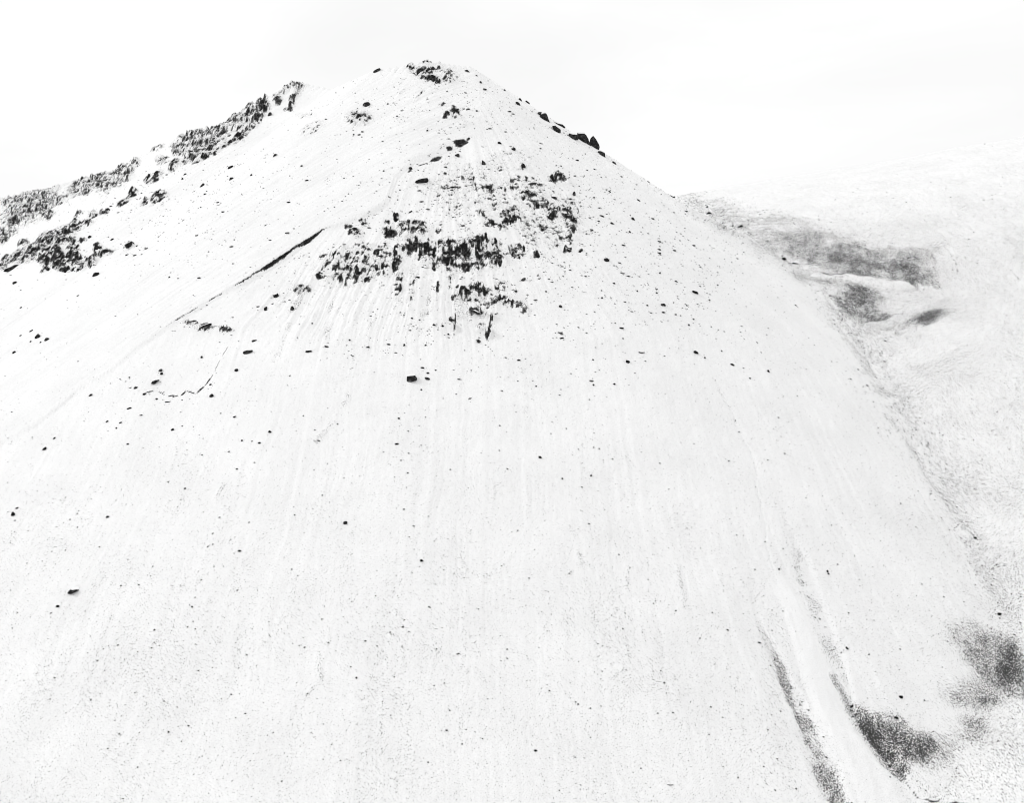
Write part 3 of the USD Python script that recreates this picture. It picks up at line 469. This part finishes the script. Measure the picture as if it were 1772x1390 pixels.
NOTABLE = {                                                     # boulders that stand out, by where the survey found them
    (20, 466): ('flat dark rock slab beside the rocky bands at the left edge', 'the flat slab at the left edge'),
    (731, 314): ('broad flat black boulder high on the face, below the crest ledges', 'the broad flat boulder'),
    (1029, 253): ('tall black block at the lower end of the right skyline crest', 'the tall block on the right skyline'),
    (944, 207): ('jagged dark block in the middle of the right skyline crest', 'the jagged block on the right skyline'),
    (713, 657): ('biggest boulder on the open face, black, well below the columned cliff', 'the biggest boulder'),
    (125, 1025): ('long slanting black boulder alone on the lower left slope', 'the long slanting boulder at lower left'),
    (224, 425): ('dark boulder right of the large lone outcrop on the left slope', 'the boulder right of the lone outcrop'),
    (429, 610): ('long flat boulder on the slope right of the crescent ledge', 'the long flat boulder'),
    (267, 662): ('largest boulder of the heap at the upper end of the crescent ledge', 'the heap above the crescent ledge'),
    (652, 121): ('dark flat crag on the skyline just left of the summit', 'the skyline crag left of the summit'),
    (634, 182): ('black boulder on the smooth slope left below the summit', 'the black boulder left below the summit'),
    (165, 477): ('dark boulder below the large lone outcrop on the left slope', 'the boulder below the lone outcrop'),
    (66, 583): ('largest of the small group of boulders low on the smooth left slope', 'the smooth left slope boulders'),
    (477, 513): ('dark rock under the long black ledge, left of the gullied cliff', 'the rock under the long black ledge'),
    (905, 288): ('upright dark boulder on the upper right of the face', 'the upright boulder upper right'),
    (837, 283): ('dark boulder straight below the short flat crest ledge', 'the boulder below the flat crest ledge'),
    (22, 892): ('upright black rock near the left edge of the lower slope', 'the upright rock near the left edge'),
    (1050, 451): ('dark boulder on open snow right of the stepped cliffs', 'the boulder right of the stepped cliffs'),
    (1356, 449): ('boulder on the right edge of the slope beside the grey hillside hollow', 'the boulder beside the grey hollow'),
    (1226, 370): ('largest boulder where the right skyline meets the far hillside', 'the right skyline\'s foot boulder'),
    (535, 608): ('thin flat slab below the gullied cliff, left of centre', 'the thin slab below the gullied cliff'),
    (366, 686): ('round black boulder just right of the crescent ledge', 'the round boulder by the crescent ledge'),
    (1147, 528): ('largest black boulder in the scatter on the right half of the face', 'the right scatter\'s largest boulder'),
    (1730, 1064): ('black boulder at the right edge above the dark gravel patch', 'the black boulder near the right edge'),
    (1087, 627): ('round black boulder alone below the right scatter of stones', 'the round boulder right of centre'),
    (1559, 1207): ('upper of two dark boulders above the gravel triangle at lower right', 'the two boulders above the gravel triangle'),
    (77, 778): ('round dark boulder near the left edge below the faint crest', 'the round boulder below the faint crest'),
    (598, 906): ('half-buried pale-topped rock on the open slope below centre left', 'the half-buried rock left of centre'),
    (350, 322): ('dark boulder on the left slope under the rocky ridge', 'the boulder under the rocky ridge'),
    (414, 954): ('flat black stone alone on the open left slope', 'the lone flat stone on the left slope'),
    (935, 792): ('dark stone alone near the middle of the open face', 'the lone stone in the middle'),
    (687, 769): ('flat dark stone straight below the biggest boulder of the open face', 'the lone flat centre stone'),
    (1466, 1123): ('dark stone beside the right bank of the debris channel', 'the stone beside the debris channel'),
    (1688, 932): ('dark stone on the stony right margin of the cone', 'the stone on the right margin'),
    (1159, 1359): ('thin curved black stone near the bottom edge of the picture', 'the thin curved stone at the bottom'),
    (730, 971): ('small pointed stone on the open face below centre', 'the pointed stone below centre'),
    (267, 1091): ('small round stone low on the left slope', 'the round stone low on the left'),
    (927, 1300): ('small slanting stone near the bottom of the face', 'the slanting stone near the bottom'),
    (1422, 993): ('pair of small stones stacked close right of the debris channel', 'the stacked stones by the channel'),
    (1348, 986): ('small dark stone on the tongue of the debris channel', 'the stone on the channel tongue'),
    (292, 1268): ('small dark stone near the bottom of the left slope', 'the stone near the bottom left'),
    (399, 290): ('dark boulder on the upper left slope below the notch crag', 'the boulder below the notch crag'),
    (1687, 515): ('tiny stone on the open far hillside', 'the tiny stone on the hillside'),
}
LABEL, marks = [None] * len(BL), []
for (u, v), (lab, short) in NOTABLE.items():
    d = np.where([l is None for l in LABEL], np.hypot(BL[:, 0] - u, BL[:, 1] - v), 1e9); i = int(np.argmin(d))
    if d[i] < 6:
        LABEL[i] = (lab, 'boulders on the snow'); marks.append((BL[i, 0], BL[i, 1], short))
marks += [(750, 125, 'the summit crag'), (785, 196, 'the rock knot under the summit'), (797, 244, 'the flat crest ledge'), (752, 270, 'the sloping crest ledge'), (485, 441, 'the long black ledge'),
          (790, 438, 'the columned cliff'), (845, 515, 'the lowest outcrop'), (985, 390, 'the stepped cliffs'), (110, 452, 'the lone black outcrop'), (268, 344, 'the short slanting outcrop'),
          (450, 185, 'the notch crag'), (505, 165, 'the speckled peak crag'), (330, 532, 'the thin crest ledge'), (310, 682, 'the crescent ledge'), (622, 202, 'the stony patch left of summit'),
          (1438, 477, 'the ledge in the grey hollow'), (1545, 1285, 'the gravel triangle'), (560, 475, 'the gullied cliff'), (200, 320, 'the skyline rock band')]
MK = np.array([(m[0], m[1]) for m in marks])
WAYS = ['right of', 'below right of', 'below', 'below left of', 'left of', 'above left of', 'above', 'above right of']
ORD = ['nearest', 'second nearest', 'third nearest', 'fourth nearest', 'fifth nearest', 'sixth nearest', 'seventh nearest', 'eighth nearest', 'ninth nearest', 'tenth nearest']
sets = {}
for i in range(len(BL)):
    if LABEL[i]: continue
    d = np.hypot(MK[:, 0] - BL[i, 0], MK[:, 1] - BL[i, 1]); k = int(np.argmin(d))
    way = int(round(math.degrees(math.atan2(BL[i, 1] - MK[k, 1], BL[i, 0] - MK[k, 0])) / 45)) % 8
    w, h = BL[i, 2:]
    kind = ('dark rock' if w * h > 38 else 'small dark stone' if w * h > 9 else 'tiny dark stone')
    if w > 2.4 * h: kind = kind.replace('dark', 'flat dark')
    sets.setdefault((kind, k, way), []).append((d[k], i))
for (kind, k, way), L in sets.items():
    for n, (dd, i) in enumerate(sorted(L)):
        LABEL[i] = ('%s%s %s %s' % (kind, '' if len(L) == 1 else ', ' + ORD[n], WAYS[way], marks[k][2]), 'boulders on the snow')

for i, (u, v, w, h) in enumerate(BL):
    p = BP[i]
    if np.isnan(p[0]): continue
    s = p[1] / F
    gro = 1.35 if 890 < u < 1060 and v < 275 else 1.0
    sx, sz = 0.5 * w * s * 1.08 * gro, 0.5 * h * s * 1.25 * gro
    rv, rf = rock_mesh(sx, min(sx, 1.6 * sz) * rng.uniform(0.8, 1.1), sz, rng, 2 if w > 5 else 1)
    c_, s_ = math.cos(yw := rng.uniform(-0.4, 0.4)), math.sin(yw)
    rv = rv @ np.array([[c_, s_, 0], [-s_, c_, 0], [0, 0, 1]])
    # lie along the slope sideways
    j = np.argmin((pts[:, 0] - p[0]) ** 2 + (pts[:, 1] - p[1]) ** 2); rv[:, 2] += rv[:, 0] * np.clip(-nrm[j, 0] / nrm[j, 2], -.6, .6) * 0.8
    loc = p + OFF + np.array([0, 0, 0.15 * sz])
    name = 'boulder' if w * h > 38 else 'stone'
    seen[name] = seen.get(name, -1) + 1
    path = '/World/' + name + ('_%03d' % seen[name] if seen[name] else '')
    cap = w > 10
    if cap:
        x = UsdGeom.Xform.Define(stage, path); x.AddTranslateOp().Set(Gf.Vec3d(*map(float, loc))); prim = x.GetPrim()
        usdkit.mesh(stage, path + '/rock', (rv, rf), M_ROCK)
        tm = trimesh.Trimesh(rv, rf, process=False); up = tm.face_normals[:, 2] > 0.86
        if up.sum() > 3:
            tv = rv[np.unique(rf[up])]; hull = trimesh.convex.convex_hull(np.vstack([tv, tv + [0, 0, 0.16 * sz]]))
            usdkit.mesh(stage, path + '/snow_cap', hull, M_CAP, smooth=50)
    else:
        m = usdkit.mesh(stage, path, (rv, rf), M_ROCK); m.AddTranslateOp().Set(Gf.Vec3d(*map(float, loc))); prim = m.GetPrim()
    tag(prim, LABEL[i][0], name, LABEL[i][1])

# ------------------------------------------------------------------ gravel: small dark stones sticking out of the snow
area = np.gradient(ROWS)[:, None] * np.gradient(COLS)[None, :] * Y
inview = (U > -40) & (U < 1812) & (V > 60) & (V < 1440) & (Y < 1400)
rub = np.clip(blob(760, 180, 120, 60) + 1.2 * blob(800, 330, 130, 80) + blob(800, 470, 280, 140) + 1.4 * blob(950, 370, 100, 80) + 0.6 * blob(250, 360, 250, 100) + blob(1150, 480, 110, 80) * .8
              + 0.6 * blob(620, 200, 60, 30) + .8 * blob(270, 670, 50, 25) + .8 * blob(340, 565, 50, 10), 0, 1.6) * onc
dens = 0.012 * onc * (0.3 + 0.7 * front) + 0.10 * patchy * low * onc + 0.05 * low + 0.04 * rub + 0.7 * B_hill ** 1.5 + 1.8 * b_left * (0.4 + 0.6 * brk) + 0.7 * b_mid * brk + 1.6 * b_rim + 0.35 * b_right * brk + 0.6 * seam + 0.2 * b_hair + 0.06 * (1 - onc) * sstep(240, 420, V - 0.16 * (1772 - U))  # hill gravel thins towards the crest as part of the painted haze fade
dens *= (1 - 0.9 * tongue)
wgt = np.where(inview, dens * area, 0).ravel()
N = int(min(wgt.sum(), 150000)); print('gravel', wgt.sum(), N)
pick = rng.choice(len(wgt), N, p=wgt / wgt.sum())
gp = pts[pick].copy(); dA = np.gradient(COLS)[pick % nc] * gp[:, 1]; dY = np.gradient(ROWS)[pick // nc]
jx, jy = (rng.random(N) - 0.5) * dA, (rng.random(N) - 0.5) * dY
gp[:, 0] += jx; gp[:, 1] += jy; n_ = nrm[pick]; gp[:, 2] -= (n_[:, 0] * jx + n_[:, 1] * jy) / n_[:, 2]
NR = 2200
wr = np.where(inview & (Y < 1010), rub * area * sstep(0.0, 1.2, unit(fbm(P3 / 6, 3, 71))), 0).ravel()
pick2 = rng.choice(len(wr), NR, p=wr / wr.sum()); gp2 = pts[pick2]
size = 0.15 + 0.08 * rng.pareto(2.6, N); size = np.minimum(size, 0.5) * np.interp(gp[:, 1], [450, 1000], [0.85, 1.25])
size2 = np.minimum(0.28 + 0.16 * rng.pareto(2.4, NR), 1.1)
scl = np.vstack([size[:, None] * np.ones(3), size2[:, None] * np.array([1.35, 1.0, 0.7])]); gp = np.vstack([gp, gp2]); N += NR
pi = UsdGeom.PointInstancer.Define(stage, '/World/gravel')
protos = []
for k in range(4):
    rv, rf = rock_mesh(1.0, 0.85, 0.7, rng, 1); usdkit.mesh(stage, '/World/gravel/stone_shape_%03d' % (k + 1), (rv, rf), M_STONE)
    protos.append('/World/gravel/stone_shape_%03d' % (k + 1))
pi.CreatePrototypesRel().SetTargets([Sdf.Path(p) for p in protos])
pi.CreateProtoIndicesAttr(Vt.IntArray.FromNumpy(rng.integers(0, 4, N).astype(np.int32)))
pi.CreatePositionsAttr(Vt.Vec3fArray.FromNumpy((gp + OFF).astype(np.float32)))
pi.CreateScalesAttr(Vt.Vec3fArray.FromNumpy(scl.astype(np.float32)))
yaw = np.r_[rng.uniform(0, math.pi, N - NR), rng.uniform(-0.4, 0.4, NR)] / 2
pi.CreateOrientationsAttr(Vt.QuathArray([Gf.Quath(float(math.cos(a)), 0, 0, float(math.sin(a))) for a in yaw]))
tag(pi.GetPrim(), 'fine dark gravel scattered through the thin snow', 'gravel', kind='stuff')
